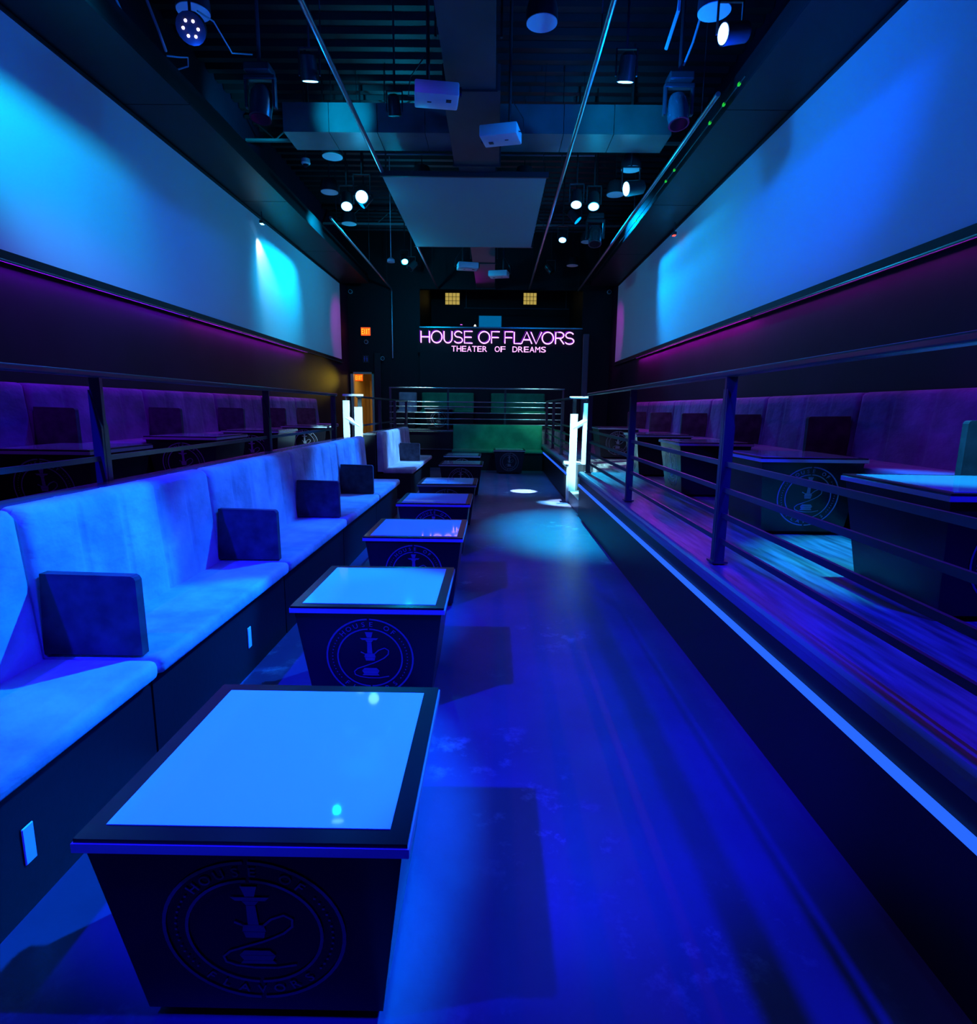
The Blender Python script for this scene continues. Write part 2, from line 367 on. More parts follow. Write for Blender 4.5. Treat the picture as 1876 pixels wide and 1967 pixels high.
FL = [((-.545, 1.505), 'largest lounge table in the foreground with the round logo fully in view'),
      ((-.595, 3.045), 'second lounge table in the centre row, behind the foreground one'),
      ((-.588, 4.592), 'third lounge table from the camera in the centre row, mirroring the neon sign'),
      ((-.598, 6.15), 'fourth lounge table from the camera in the centre row'),
      ((-.585, 7.66), 'fifth lounge table from the camera, level with the last sofa before the left steps'),
      ((-.56, 10.32), 'lounge table beside the white-lit sofa beyond the left steps'),
      ((-.64, 12.2), 'farthest lounge table of the centre row, near the green sofa')]
t0 = make_table(FL[0][1], (*FL[0][0], 0), GT)
for (x, y), lb in FL[1:]: copy_thing(t0, lb, (x, y, 0), 0, GT)
GR = 'lounge tables on the right platform'
for (x, y), lb in [((2.17, 2.68), 'nearest lounge table on the right platform, cut by the picture edge'), ((2.21, 4.44), 'right platform table with its round logo behind the rails'),
                   ((2.21, 6.26), 'third right platform table, its side lit cyan, right of the thin post'), ((2.22, 8.1), 'fourth right platform table, its lit side just left of the third one'),
                   ((2.22, 10.95), 'farthest lounge table on the right platform, beyond the steps')]: copy_thing(t0, lb, (x, y, PF), R(90) if 'third' in lb else 0, GR)
GLT = 'lounge tables on the left platform'
for (x, y), lb in [((-3.1, 4.33), 'nearest lounge table on the left platform, behind the rail'), ((-3.13, 6.24), 'second lounge table on the left platform, dark, between two rail posts'),
                   ((-3.13, 7.95), 'third lounge table on the left platform with a cyan lit side'), ((-3.1, 10.0), 'farthest lounge table on the left platform, beside the left steps')]: copy_thing(t0, lb, (x, y, PF), 0, GLT)
copy_thing(t0, 'lounge table standing on the back stage behind the stage rail', (-1.42, 15.62, .94), 0)
copy_thing(t0, 'dim lounge table pushed up to the green sofa', (.36, 13.97, 0), 0)

# ------------------------------------------------------------------ sofas: local X along the length, front at y = 0 facing -Y
def sofa_parts(t, L, m, arm=None, back_h=1.1, outlet=None, depth=.44, chan=5, mbase=M_black):
    MB().box((.004, 0, .0), (L - .004, depth + .1, .42)).build('base', mbase, t)
    # seat cushion
    q = MB(); nx, ny = 16, 6; top = {}
    q.box((.004, -.045, .42), (L - .004, depth + .02, .50), .028, 3)
    q.build('seat_cushion', m, t, True)
    # channelled backrest
    b = bmesh.new(); NX = chan * 16; prof = []
    lean = .05
    front = [(.45 + (back_h - .45) * s, depth - .045 + lean * s) for s in (0, .15, .3, .5, .7, .85, .95)] + [(back_h - .01, depth + lean - .03), (back_h, depth + lean + .0), (back_h, depth + lean + .04), (back_h - .02, depth + lean + .055)]
    rows = []
    for i in range(NX + 1):
        u = i / NX; x = .004 + (L - .008) * u; ph = (u * chan) % 1.0
        g = 1 - abs(math.sin(math.pi * u * chan)) ** .12 if 0 < i < NX else 0
        ed = .03 * (max(0, 1 - min(u, 1 - u) * L / .04)) ** 2
        rows.append([b.verts.new((x, y + .012 * g + ed * (1 if k < 8 else 0), z - ed * .4 * (1 if k > 6 else 0))) for k, (z, y) in enumerate(front)])
    for a, c in zip(rows, rows[1:]):
        for k in range(len(front) - 1): b.faces.new((a[k], c[k], c[k + 1], a[k + 1]))
    yb = depth + .1
    for r_, fl in ((rows[0], 0), (rows[-1], 1)):
        lo = b.verts.new((r_[0].co.x, yb, .45)); f = r_ + [lo]; b.faces.new(f if fl else f[::-1])
        r_.append(lo)
    b.faces.new((rows[0][-1], rows[0][-2], *[r[-1] for r in rows[1:-1]], rows[-1][-2], rows[-1][-1]))
    bmesh.ops.recalc_face_normals(b, faces=b.faces)
    me = bpy.data.meshes.new('backrest'); b.to_mesh(me); b.free(); me.materials.append(m)
    for p in me.polygons: p.use_smooth = len(p.vertices) == 4
    link('backrest', me, t)
    if arm is not None:
        prof = [(.03, .505), (.033, .815), (.04, .828), (.052, .834), (depth - .03, .84), (depth - .01, .505)]
        q = MB().prism(prof, 'x', arm - .034, arm + .01); q.build('armrest', M_velvet_dark, t)
    if outlet is not None:
        MB().box((outlet - .022, -.006, .15), (outlet + .022, 0, .27), .003, 1).build('outlet_plate', M_plate, t)
GS = 'sofa units in the centre row'
SF = [(.70, 2.21, None, .84, 'pale blue-lit sofa unit cut by the left picture edge'), (2.21, 3.73, .04, .93, 'pale sofa unit with a stitched channelled back, second from the camera'),
      (3.73, 5.27, .04, None, 'deep blue lit sofa unit, third from the camera'), (5.27, 6.8, .04, None, 'fourth sofa unit from the camera, beside the fourth table'),
      (6.8, 8.3, .04, None, 'last sofa unit before the left steps'), (9.65, 11.15, None, None, 'white-lit sofa unit just beyond the left steps'), (11.15, 12.65, .04, None, 'farthest sofa unit of the centre row')]
for y0, y1, arm, out, lb in SF:
    t = thing('sofa_unit', lb, 'sofa', (-1.37, y0, 0), R(90), GS)
    sofa_parts(t, y1 - y0 - .006, M_velvet, arm, 1.1, out)
GB = 'bench units along the left wall'
yb = [-.07, 1.64, 3.35, 5.06, 6.77, 8.48, 10.19, 11.9, 13.4]
lbL = [None, None, 'bench unit on the left platform cut by the left picture edge', 'left platform bench unit behind the nearest rail post', 'left platform bench unit with a dark arm, third along the wall',
       'left platform bench unit between two dark arms, fourth along the wall', 'left platform bench unit opposite the left steps', 'farthest violet bench unit on the left platform']
def bench(lb, x, y0, y1, rz, group, near):
    L = y1 - y0 - .006
    t = thing('bench_unit', lb, 'bench', (x, y0 if rz > 0 else y1 - .006, PF), rz, group)
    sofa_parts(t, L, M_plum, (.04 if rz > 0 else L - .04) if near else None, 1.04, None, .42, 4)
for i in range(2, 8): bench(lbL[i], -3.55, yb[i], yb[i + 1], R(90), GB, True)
GB2 = 'bench units along the right wall'
yr = [1.64, 3.36, 5.08, 6.8, 8.52, 10.24, 11.96, 13.5]
lbR = ['bench unit on the right platform outside the right picture edge', 'brightest violet bench unit at the right picture edge', 'right platform bench unit behind the logo table', 'right platform bench unit between two dark arms',
       'right platform bench unit right of the thin rail post', 'right platform bench unit beyond the steps', 'farthest bench unit on the right platform']
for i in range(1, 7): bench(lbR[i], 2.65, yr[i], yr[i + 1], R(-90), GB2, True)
t = thing('green_sofa', 'long green velvet sofa across the end of the aisle', 'sofa', (-1.03, 14.42, 0), 0)
sofa_parts(t, 2.235, M_green, None, 1.1, None, .42, 2)
for x, L, m, lb in ((-2.66, .5, M_velvet, 'small pink-lit bench at the left of the back stage'), (-2.02, 1.45, M_green, 'dark green bench on the back stage left of centre'), (-.1, 1.5, M_green, 'dark green bench on the back stage right of centre')):
    t = thing('stage_bench', lb, 'bench', (x, 16.25, .94), 0, 'benches on the back stage')
    sofa_parts(t, L, m, None, .98, None, .36, 2)

# ------------------------------------------------------------------ railings
def railing(name, label, x, y0, y1, zb, posts, group, bars=(.135, .28, .425, .57), top=1.06, inward=1):
    t = thing(name, label, 'railing', (x, (y0 + y1) / 2, zb), 0, group); o = Vector(t.location)
    MB().box((-.035, y0 - o.y, top - .032), (.035, y1 - o.y, top), .008).build('top_rail', M_rail, t)
    for h in bars:
        MB().box((-.008, y0 - o.y, h - .014), (.008, y1 - o.y, h + .014)).build('bar', M_rail, t)
    pl = MB().box((-.03, -.012, 0), (.03, .012, top - .034)).prism([(-.028, .006), (-.028, top - .10), (.028, top - .30), (.028, .006)], 'y', -.03, .03).box((-.045, -.045, 0), (.045, .045, .012)).mesh('post', M_rail)
    for y in posts: link('post', pl, t, (0, y - o.y, 0))
    return t
railing('platform_railing', 'long steel railing along the near right platform', 1.30, Y0 + .05, 8.22, .64, (.8, 3.32, 5.62, 8.12), 'steel railings', top=1.08)
railing('platform_railing', 'steel railing beyond the steps on the right platform', 1.30, 9.66, 14.9, .64, (9.72, 11.4, 13.1, 14.8), 'steel railings')
railing('platform_railing', 'long steel railing behind the floor sofas on the left', -2.19, Y0 + .05, 8.22, PF, (.9, 3.28, 5.72, 8.1), 'steel railings', top=1.045)
railing('platform_railing', 'steel railing beyond the steps on the left platform', -2.19, 9.62, 14.9, PF, (9.7, 11.4, 13.1, 14.8), 'steel railings', top=1.045)
t = thing('stage_railing', 'horizontal bar railing across the front of the back stage', 'railing', (-.45, 15.06, .94)); 
for z in (.15, .29, .44, .59, .71): MB().tube([(-2.2, 0, z), (2.2, 0, z)], .015, 10).build('bar', M_trim, t, True)
MB().tube([(-2.2, 0, 1.05), (2.2, 0, 1.05)], .022, 12).build('top_rail', M_trim, t, True)
for x in (-2.17, -.72, .72, 2.17): MB().box((x - .025, -.012, 0), (x + .025, .012, 1.035)).build('post', M_rail, t)
# stair handrails at both gaps
M_hand = mat('pale_handrail_paint', (.62, .62, .64), .35, .5)
for sg, xi, lb in ((1, 1.27, 'white-lit stair handrail at the right platform steps'), (-1, -2.17, 'white-lit stair handrail at the left platform steps')):
    yy = 9.5; t = thing('stair_handrail', lb, 'handrail', (xi, yy, 0), 0, 'stair handrails')
    z0 = .0 if sg > 0 else 1.08
    MB().box((-.055, -.04, .2 if sg > 0 else .4), (.055, .04, 1.43 if sg > 0 else 1.50)).build('lower_post', M_hand, t)
    MB().box((sg * .19 - .045, -.04, .63), (sg * .19 + .045, .04, 1.60)).build('upper_post', M_hand, t)
    MB().tube([(-.02 * sg, 0, 1.20), (sg * .20, 0, 1.33)], .045, 10).build('sloping_rail', M_hand, t)
    MB().box((sg * .08 - .16, -.04, 1.665), (sg * .08 + .16, .04, 1.70), .01).build('top_cap', M_hand, t)
    MB().box((sg * .19 - .012, -.012, 1.6), (sg * .19 + .012, .012, 1.665)).build('cap_stem', M_rail, t)
t = thing('platform_pillar', 'white-lit end block of the low wall at the right steps', 'pillar', (1.29, 9.62, 0))
MB().box((-.09, -.06, 0), (.08, .06, .62)).build('shaft', M_hand, t); MB().box((-.14, -.09, .62), (.12, .08, .66), .008).build('cap', M_hand, t)

# ------------------------------------------------------------------ back of the room: booth, sign, exits
t = thing('dj_booth', 'tall dark booth front below the loft opening', 'booth', (.15, 16.9, .94))
MB().box((-2.23, -.12, 0), (2.24, .1, 2.72)).build('front_panel', M_black, t)
MB().box((-2.24, -.15, 2.72), (2.24, .35, 2.76), .006).build('counter_top', M_trim, t)
MB().box((2.26, -.2, 0), (2.42, .02, 2.6), .02).build('side_pilaster', mat('side_drape', (.16, .12, .16), .8, .2), t)
t = thing('monitor', 'small blue-lit screen standing on the booth counter', 'monitor', (-.15, 17.12, 3.701))
MB().box((-.33, -.015, .02), (.33, .015, .36), .006).build('case', M_case, t); MB().box((-.31, -.02, .04), (.31, -.015, .34)).build('display', M_laptop, t); MB().box((-.1, -.07, 0), (.1, .07, .02)).build('stand', M_case, t)
o = thing('lamp_cluster', 'small white desk lamp left of the monitor on the booth counter', 'lamp', (-.62, 17.05, 3.701))
MB().tube([(0, 0, 0), (0, 0, .012)], .05, 12).build('foot', M_case, o); MB().tube([(0, 0, .012), (0, 0, .05), (.05, -.02, .08)], .008, 6).build('neck', M_case, o); MB().tube([(.05, -.02, .095), (.05, -.02, .05)], [.012, .035], 10).build('shade', emitmat('desk_lamp_light', (1, .9, .7), 2.5), o)
tag(MB().box((-.95, 18.48, 4.46), (2.2, 18.5, 4.48)).box((-.9, 18.48, 4.48), (-.88, 18.5, 6.2)).box((2.1, 18.48, 4.48), (2.12, 18.5, 6.2)).build('loft_rail', M_rail), 'thin horizontal rail hanging inside the loft', 'rail')

t = thing('uplight', 'tiny magenta uplight on the booth counter left of the desk lamp', 'lamp', (-.95, 17.0, 3.701))
MB().tube([(0, 0, 0), (0, 0, .02)], .05, 12).build('foot', M_case, t); MB().tube([(0, 0, .02), (0, -.02, .08)], [.03, .04], 12).build('can', M_case, t, True); MB().tube([(0, -.02, .081), (0, -.021, .084)], .03, 12).build('lens', emitmat('magenta_lens', (.8, .1, 1), 3), t)
spot(t, (-.95, 16.98, 3.82), (-.28, 15.6, 4.72), 45, MAGENTA, 36, .9, .03)
sign = thing('neon_sign', 'violet neon lettering reading HOUSE OF FLAVORS above THEATER OF DREAMS', 'sign', (.05, 16.775, 3.3))
def xs(c): return -2.078 + (780 + c / 4.69 - 808) * .01434 + .012
ROW1 = [('H', 135, 220), ('O', 233, 328), ('U', 342, 422), ('S', 434, 516), ('E', 526, 602), ('O', 658, 757), ('F', 770, 846), ('F', 890, 966), ('L', 974, 1040), ('A', 1043, 1136), ('V', 1126, 1222), ('O', 1228, 1328), ('R', 1344, 1424), ('S', 1430, 1516)]
def ell(cx, cz, rx, rz, a0, a1, n=14): return [(cx + rx * math.cos(R(a0 + (a1 - a0) * k / n)), cz + rz * math.sin(R(a0 + (a1 - a0) * k / n))) for k in range(n + 1)]
STROKES = {'H': [[(.05, 0), (.05, 1)], [(.95, 0), (.95, 1)], [(.05, .5), (.95, .5)]], 'O': [ell(.5, .5, .5, .5, 0, 360, 28)], 'U': [[(.05, 1), (.05, .4)] + ell(.5, .4, .45, .4, 180, 360) + [(.95, 1)]],
           'S': [ell(.5, .75, .4, .25, 20, 270) + ell(.5, .25, .45, .25, 90, -160)], 'E': [[(1, 1), (.05, 1), (.05, 0), (1, 0)], [(.05, .5), (.9, .5)]], 'F': [[(1, 1), (.05, 1), (.05, 0)], [(.05, .5), (.9, .5)]],
           'L': [[(.05, 1), (.05, 0), (1, 0)]], 'A': [[(0, 0), (.5, 1), (1, 0)], [(.2, .33), (.8, .33)]], 'V': [[(0, 1), (.5, 0), (1, 1)]], 'R': [[(.05, 0), (.05, 1), (.55, 1)] + ell(.55, .75, .4, .25, 90, -90) + [(.05, .5)], [(.5, .5), (1, 0)]]}
M_neon_edge = emitmat('violet_channel_edge', (.3, .0, .8), .8)
def letter(ch, c0, c1, z0, z1, neon):
    x0, x1 = xs(c0), xs(c1)
    V, F, bb = glyph(ch, res=4); bx = bb
    def fit(V, y): return [((x0 + (v.x - bx[0]) / (bx[1] - bx[0]) * (x1 - x0)) - sign.location.x, y - v.z, z0 + (v.y - bx[2]) / (bx[3] - bx[2]) * (z1 - z0) - sign.location.z) for v in V]
    if neon:
        def pt(q, dx=0, dz=0, y=-.03): return (x0 + q[0] * (x1 - x0) + dx - sign.location.x, y, z0 + q[1] * (z1 - z0) + dz - sign.location.z)
        q = MB()
        for st_ in STROKES[ch]: q.tube([pt(p) for p in st_], .0165, 6)
        o = q.build('letter', M_neon, sign, True)
        q = MB()
        for st_ in STROKES[ch]: q.tube([pt(p, -.03, .028, -.012) for p in st_], .008, 5)
        q.build('letter_edge', M_neon_edge, o, True)
    else:
        me = bpy.data.meshes.new('letter'); me.from_pydata(fit(V, -.012), [], F); me.materials.append(M_neon_solid); o = link('letter', me, sign)
for ch, a, c in ROW1: letter(ch, a, c, 3.265, 3.575, True)
for word, a, c in (('THEATER', 410, 737), ('OF', 800, 903), ('DREAMS', 960, 1268)):
    n = len(word); st = (c - a) / n
    for i, ch in enumerate(word): letter(ch, a + st * i + 3, a + st * (i + 1) - 4, 3.04, 3.19, False)
MB().box((-2.2, .0, -.29), (2.2, .004, .31)).build('backing', M_black, sign)

def exit_sign(label, loc, s=1.0, group='exit signs', stem=0):
    t = thing('exit_sign', label, 'exit sign', loc, 0, group)
    if stem: MB().box((-.015, -.02, .24 * s), (.015, -.005, stem)).build('hanger', M_case, t)
    MB().box((-.14 * s, -.03, 0), (.14 * s, 0, .24 * s), .006).build('housing', M_case, t)
    MB().box((-.13 * s, -.034, .012 * s), (.13 * s, -.03, .228 * s)).build('lit_panel', M_red, t)
    for i, ch in enumerate('EXIT'):
        V, F, bb = glyph(ch); wx = .018 if ch == 'I' else .048
        xc = (-.087 + .058 * i) * s
        me = bpy.data.meshes.new('letter'); me.from_pydata([(xc + ((v.x - bb[0]) / (bb[1] - bb[0]) - .5) * wx * s, -.036, (.05 + (v.y - bb[2]) / (bb[3] - bb[2]) * .14) * s) for v in V], [], F)
        me.materials.append(M_exit_text); link('letter', me, t)
exit_sign('glowing red exit sign high on the dark back wall', (-3.61, 16.99, 3.45))
exit_sign('glowing exit sign inside the doorway at the back left', (-3.97, 17.6, 2.24), .85, stem=.36)
t = thing('restroom_sign', 'small dark restroom sign with two blue figures', 'sign', (-3.63, 16.99, 2.73))
MB().box((-.08, -.012, 0), (.08, 0, .2)).build('plate', M_case, t)
for x in (-.035, .035):
    MB().tube([(x, -.016, .15), (x, -.016, .17)], .014, 8).prism([(x - .022, .135), (x + .022, .135), (x + .008, .03), (x - .008, .03)], 'y', -.018, -.012).build('figure', M_sign, t)
def dome_camera(label, loc, wallnormal):
    t = thing('security_camera', label, 'camera', loc, 0, 'security cameras'); n = Vector(wallnormal)
    MB().tube([(0, 0, 0), n * .06], .055, 14).build('housing', M_plate, t, True)
    MB().tube([n * .06, n * .075, n * .095], [.045, .04, .015], 14).build('lens_dome', M_iris, t, True)
dome_camera('white security camera at the far upper corner of the left screen', (-4.0, 16.98, 4.62), (0, -1, 0))
dome_camera('white security camera under the exit sign', (-3.6, 16.985, 3.29), (0, -1, 0))
dome_camera('white security camera on the bluish door post', (-3.15, 16.9, 2.84), (.3, -.95, 0))
dome_camera('white security camera at the far end of the right screen', (3.1, 16.98, 4.68), (0, -1, 0))
tag(MB().box((-3.38, 16.9, PF), (-3.2, 16.995, 3.0), .006).build('door_post', M_riser), 'bluish vertical post right of the lit doorway', 'post')
t = thing('hall_door', 'pale panelled door standing at the end of the lit hall', 'door', (-3.7, 19.55, PF))
MB().box((-.36, -.04, 0), (.36, 0, 1.7)).build('leaf', M_beige, t); MB().box((-.30, -.055, .95), (-.04, -.04, 1.6), .01).build('panel', M_beige, t); MB().box((.04, -.055, .95), (.3, -.04, 1.6), .01).build('panel', M_beige, t)
MB().tube([(.3, -.06, .85), (.22, -.06, .85)], .012, 8).build('handle', M_trim, t)
hl_ = bpy.data.lights.new('hall_light', 'AREA'); hl_.energy = 7; hl_.color = WARM; hl_.size = .5
t = thing('hall_lamp', 'warm ceiling lamp in the hall behind the doorway', 'lamp', (-3.5, 18.3, 2.6)); MB().tube([(0, 0, 0), (0, 0, -.05)], .18, 16).build('diffuser', emitmat('warm_diffuser', (1, .7, .3), 1.5), t)
lo = bpy.data.objects.new('hall_light', hl_); C.objects.link(lo); lo.parent = t; lo.location = (0, -.1, -.07); lo.rotation_euler = lookat((0, -.2, -.9))
spot(t, (-3.45, 17.75, 2.3), (-4.1, 13.6, 2.1), 60, (1.0, .7, .05), 22, 1.0, .08)

# ------------------------------------------------------------------ ceiling: pipes, ducts, joists, panel
for x, y0, y1, z, lb in ((-1.6, -1.0, 16.9, 4.72, 'straight ceiling pipe left of the central duct'), (.91, -1.0, 16.9, 4.72, 'straight ceiling pipe right of the central duct'), (2.25, 6.7, 16.9, 4.70, 'ceiling pipe beside the right soffit')):
    t = thing('ceiling_pipe', lb, 'pipe', (x, (y0 + y1) / 2, z), 0, 'ceiling pipes'); h = (y1 - y0) / 2
    MB().tube([(0, -h, 0), (0, h, 0)], .026, 10).build('run', M_pipe, t, True)
    k = -h + .5
    while k < h:
        MB().tube([(0, k, .02), (0, k, ZC - z - .02)], .006, 6).build('hanger_rod', M_case, t); k += 3.2
t = thing('ceiling_pipe', 'bent pipe left of the booth that turns down the back wall', 'pipe', (-2.86, 14, 4.7), 0, 'ceiling pipes')
MB().tube([(0, -3.2, 0), (0, 2.86, 0), (0, 2.9, -.03), (0, 2.92, -.08), (0, 2.92, -1.85)], .024, 10).build('run', M_pipe, t, True)
for k in (-2.8, 0, 2.2): MB().tube([(0, k, .02), (0, k, ZC - 4.72)], .006, 6).build('hanger_rod', M_case, t)
t = thing('central_duct', 'dark rectangular air duct running down the middle of the ceiling', 'duct', (-.28, 8, 4.72))
ys = [-9, -4.2, -1.3, .6, 1.4, 2.4, 4.1, 6.0, 8.85]
for i, (a, c) in enumerate(zip(ys, ys[1:])):
    wd = .30 if i == 2 else .25
    MB().box((-wd, a + .012, 0), (wd, c - .012, .25)).build('duct_section', M_duct, t); MB().box((-wd - .02, c - .012, -.02), (wd + .02, c + .012, .27)).build('flange', M_case, t)
for k in (-6, -2, 2, 6): MB().box((-.31, k, .1), (-.29, k + .03, 1.47)).box((.29, k, .1), (.31, k + .03, 1.47)).build('strap', M_case, t)
t = thing('cross_duct', 'wide grey air duct crossing the ceiling with lit face', 'duct', (-.25, 8.38, 5.02))
xs_ = [-2.55, -1.95, -1.32, -.7, 1.1, 1.75, 2.5]
for a, c in zip(xs_, xs_[1:]): MB().box((a + .004, 0, 0), (c - .004, .55, .35)).build('duct_section', M_crossduct, t)
for k in (-2.3, 2.0): MB().box((k, .2, .35), (k + .03, .23, 1.17)).build('strap', M_case, t)
def joist(y, lb):
    t = thing('steel_joist', lb, 'joist', (0, y, 5.72), 0, 'steel joists')
    MB().box((XL + .02, -.03, .34), (XR - .02, .03, .38)).build('top_chord', M_ceil, t); MB().box((XL + .02, -.03, 0), (XR - .02, .03, .035)).build('bottom_chord', mat('grey_chord', (.2, .2, .2), .35, .5), t)
    n = 18; pts = [(XL + .1 + (XR - XL - .2) * k / n, 0, .03 if k % 2 else .345) for k in range(n + 1)]
    for a, c in zip(pts, pts[1:]): MB().tube([a, c], .012, 6).build('web_bar', M_ceil, t)
    return t
joist(5.3, 'open web steel joist nearest the camera under the deck'); joist(10.4, 'open web steel joist behind the cross duct'); joist(14.75, 'open web steel joist near the loft')
t = thing('ceiling_screen', 'flat grey rectangular screen hung level below the ceiling', 'screen', (-.46, 10.65, 4.66))
MB().box((-1.14, -1.78, 0), (1.14, 1.78, .025)).build('surface', M_fabric_panel, t); MB().box((-1.17, -1.82, .0), (1.17, -1.785, .07)).box((-1.17, 1.785, 0), (1.17, 1.82, .07)).build('end_bar', M_case, t)
for a in (-1.1, 1.1):
    for c in (-1.7, 1.7): MB().tube([(a, c, .02), (a, c, ZC - 4.68)], .005, 6).build('hanger_wire', M_case, t)
# conduits under the deck
for y, z, x0, x1, lb in ((9.15, 5.35, -2.4, 1.6, 'thin conduit crossing the ceiling behind the duct'), (9.75, 5.3, -1.9, 1.5, 'thin pale conduit crossing just before the hung screen'), (5.2, 5.5, -.2, .9, 'short thin conduit beside the round speaker')):
    t = thing('conduit', lb, 'conduit', ((x0 + x1) / 2, y, z), 0, 'ceiling conduits'); h = (x1 - x0) / 2
    MB().tube([(-h, 0, 0), (h, 0, 0)], .014, 8).build('run', M_pipe, t, True)
    for k in (-h * .8, h * .8): MB().tube([(k, 0, .01), (k, 0, ZC - z - .02)], .005, 6).build('hanger_rod', M_case, t)

# pendant speakers
def speaker(label, x, y, z=5.0):
    t = thing('pendant_speaker', label, 'speaker', (x, y, z), 0, 'round pendant speakers')
    MB().tube([(0, 0, .004), (0, 0, .10), (0, 0, .19), (0, 0, .22)], [.145, .145, .12, .05], 28).build('shell', M_case, t, True)
    MB().tube([(0, 0, -.002), (0, 0, .004)], .142, 28).build('grille', M_grille, t)
    MB().tube([(0, 0, .22), (0, 0, ZC - z - .03)], .008, 6).build('hanger_cable', M_case, t)
for x, y, lb in ((-2.77, 6.0, 'round pendant speaker at the top left of the ceiling'), (.39, 6.12, 'round pendant speaker right of the central duct'), (1.91, 5.95, 'round pendant speaker above the bright blue light at the top right'),
                 (-2.78, 10.5, 'round pendant speaker left of the twin bright lamps'), (1.97, 9.45, 'round pendant speaker just behind the right end of the cross duct'), (1.95, 10.5, 'round pendant speaker beside the bright tilted lamp'),
                 (1.93, 13.3, 'round pendant speaker half hidden by a hanging projector on the right'), (1.88, 15.4, 'violet-lit round pendant speaker nearest the booth'), (-2.87, 12.2, 'dim round pendant speaker near the left soffit end'),
                 (-2.35, 9.1, 'round pendant speaker seen edge-on behind the cross duct'), (-1.18, 9.95, 'round pendant speaker at the left end of the hung screen'), (.42, 9.95, 'round pendant speaker at the right end of the hung screen')): speaker(lb, x, y)

# projectors
def projector(label, loc, rz, mx):
    t = thing('projector', label, 'projector', loc, rz, 'ceiling projectors')
    MB().box((-.21, -.15, 0), (.21, .15, .12), .014, 2).build('case', M_plate, t, True)
    MB().tube([(.21, -.07, .065), (.235, -.07, .065)], .045, 14).build('lens', M_iris, t, True)
    MB().box((.09, -.06, -.005), (.14, -.01, 0)).build('foot_recess', M_case, t); MB().box((-.09, .0, -.004), (-.05, .015, 0)).build('label_plate', M_case, t)
    MB().box((mx - .06, -.06, .12), (mx + .06, .06, .135)).build('mount_plate', M_case, t)
    MB().tube([(mx, 0, .13), (mx, 0, ZC - loc[2] - .03)], .018, 8).build('ceiling_mount', M_case, t, True)
    MB().tube([(-.2, .05, .06), (-.27, .03, .05), (-.25, 0, .2), (mx - .02, .0, .4)], .006, 6).build('cable', M_case, t)
projector('white projector hanging left of the duct, nearest the camera', (-.60, 6.3, 4.42), R(8), -.08)
projector('white projector hanging right of the duct near the cross duct', (.03, 7.15, 4.43), R(167), -.1)
projector('small far projector left of the duct above the booth', (-.6, 13.0, 4.36), R(12), -.1)
projector('small far projector right of the duct above the booth', (.06, 13.8, 4.38), R(168), -.1)

# stage lights --------------------------------------------------
def aim(o, d): o.rotation_euler = lookat(d)
def moving_head(label, loc, target, lens, s=1.0, group='moving head stage lights', shell=M_chrome):
    t = thing('moving_head_light', label, 'stage light', loc, 0, group); d = Vector(target) - Vector(loc)
    MB().box((-.17 * s, -.14 * s, .34 * s), (.17 * s, .14 * s, .45 * s), .015).build('base', M_case, t)
    MB().box((-.21 * s, -.05 * s, .28 * s), (.21 * s, .05 * s, .34 * s), .01).box((-.21 * s, -.045 * s, -.06 * s), (-.165 * s, .045 * s, .29 * s), .01).box((.165 * s, -.045 * s, -.06 * s), (.21 * s, .045 * s, .29 * s), .01).build('yoke', M_case, t)
    h = MB().tube([(0, 0, .22 * s), (0, 0, .20 * s), (0, 0, .12 * s), (0, 0, 0), (0, 0, -.16 * s), (0, 0, -.20 * s)], [.06 * s, .11 * s, .145 * s, .15 * s, .14 * s, .145 * s], 24).build('head', shell, t, True)
    aim(h, d); MB().tube([(0, 0, -.2 * s), (0, 0, -.206 * s)], .12 * s, 20).build('lens', lens, h)
    MB().tube([(0, 0, .45 * s), (0, 0, ZC - loc[2] - .03)], .02, 8).build('hanger_pole', M_case, t)
    return t
def par_can(label, loc, target, lens, s=1.0, group='par can lamps'):
    t = thing('par_can_light', label, 'stage light', loc, 0, group); d = Vector(target) - Vector(loc)
    h = MB().tube([(0, 0, .20 * s), (0, 0, .17 * s), (0, 0, .02 * s), (0, 0, -.06 * s)], [.05 * s, .085 * s, .09 * s, .095 * s], 18).build('can', M_case, t, True)
    aim(h, d); MB().tube([(0, 0, -.055 * s), (0, 0, -.064 * s)], .082 * s, 18).build('lens', lens, h)
    MB().box((-.12 * s, -.012, -.01), (-.105 * s, .012, .26 * s)).box((.105 * s, -.012, -.01), (.12 * s, .012, .26 * s)).box((-.12 * s, -.012, .25 * s), (.12 * s, .012, .265 * s)).build('bracket', M_case, t)
    MB().tube([(0, 0, .26 * s), (0, 0, ZC - loc[2] - .03)], .012, 8).build('hanger_pole', M_case, t)
    return t
def lit(t, target, power, col, ang, blend=.5, size=.06, ahead=.3):
    d = (Vector(target) - Vector(t.location)).normalized(); return spot(t, Vector(t.location) + d * ahead, target, power, col, ang, blend, size)
M_off = mat('dark_lens', (.01, .01, .012), .08, .6)
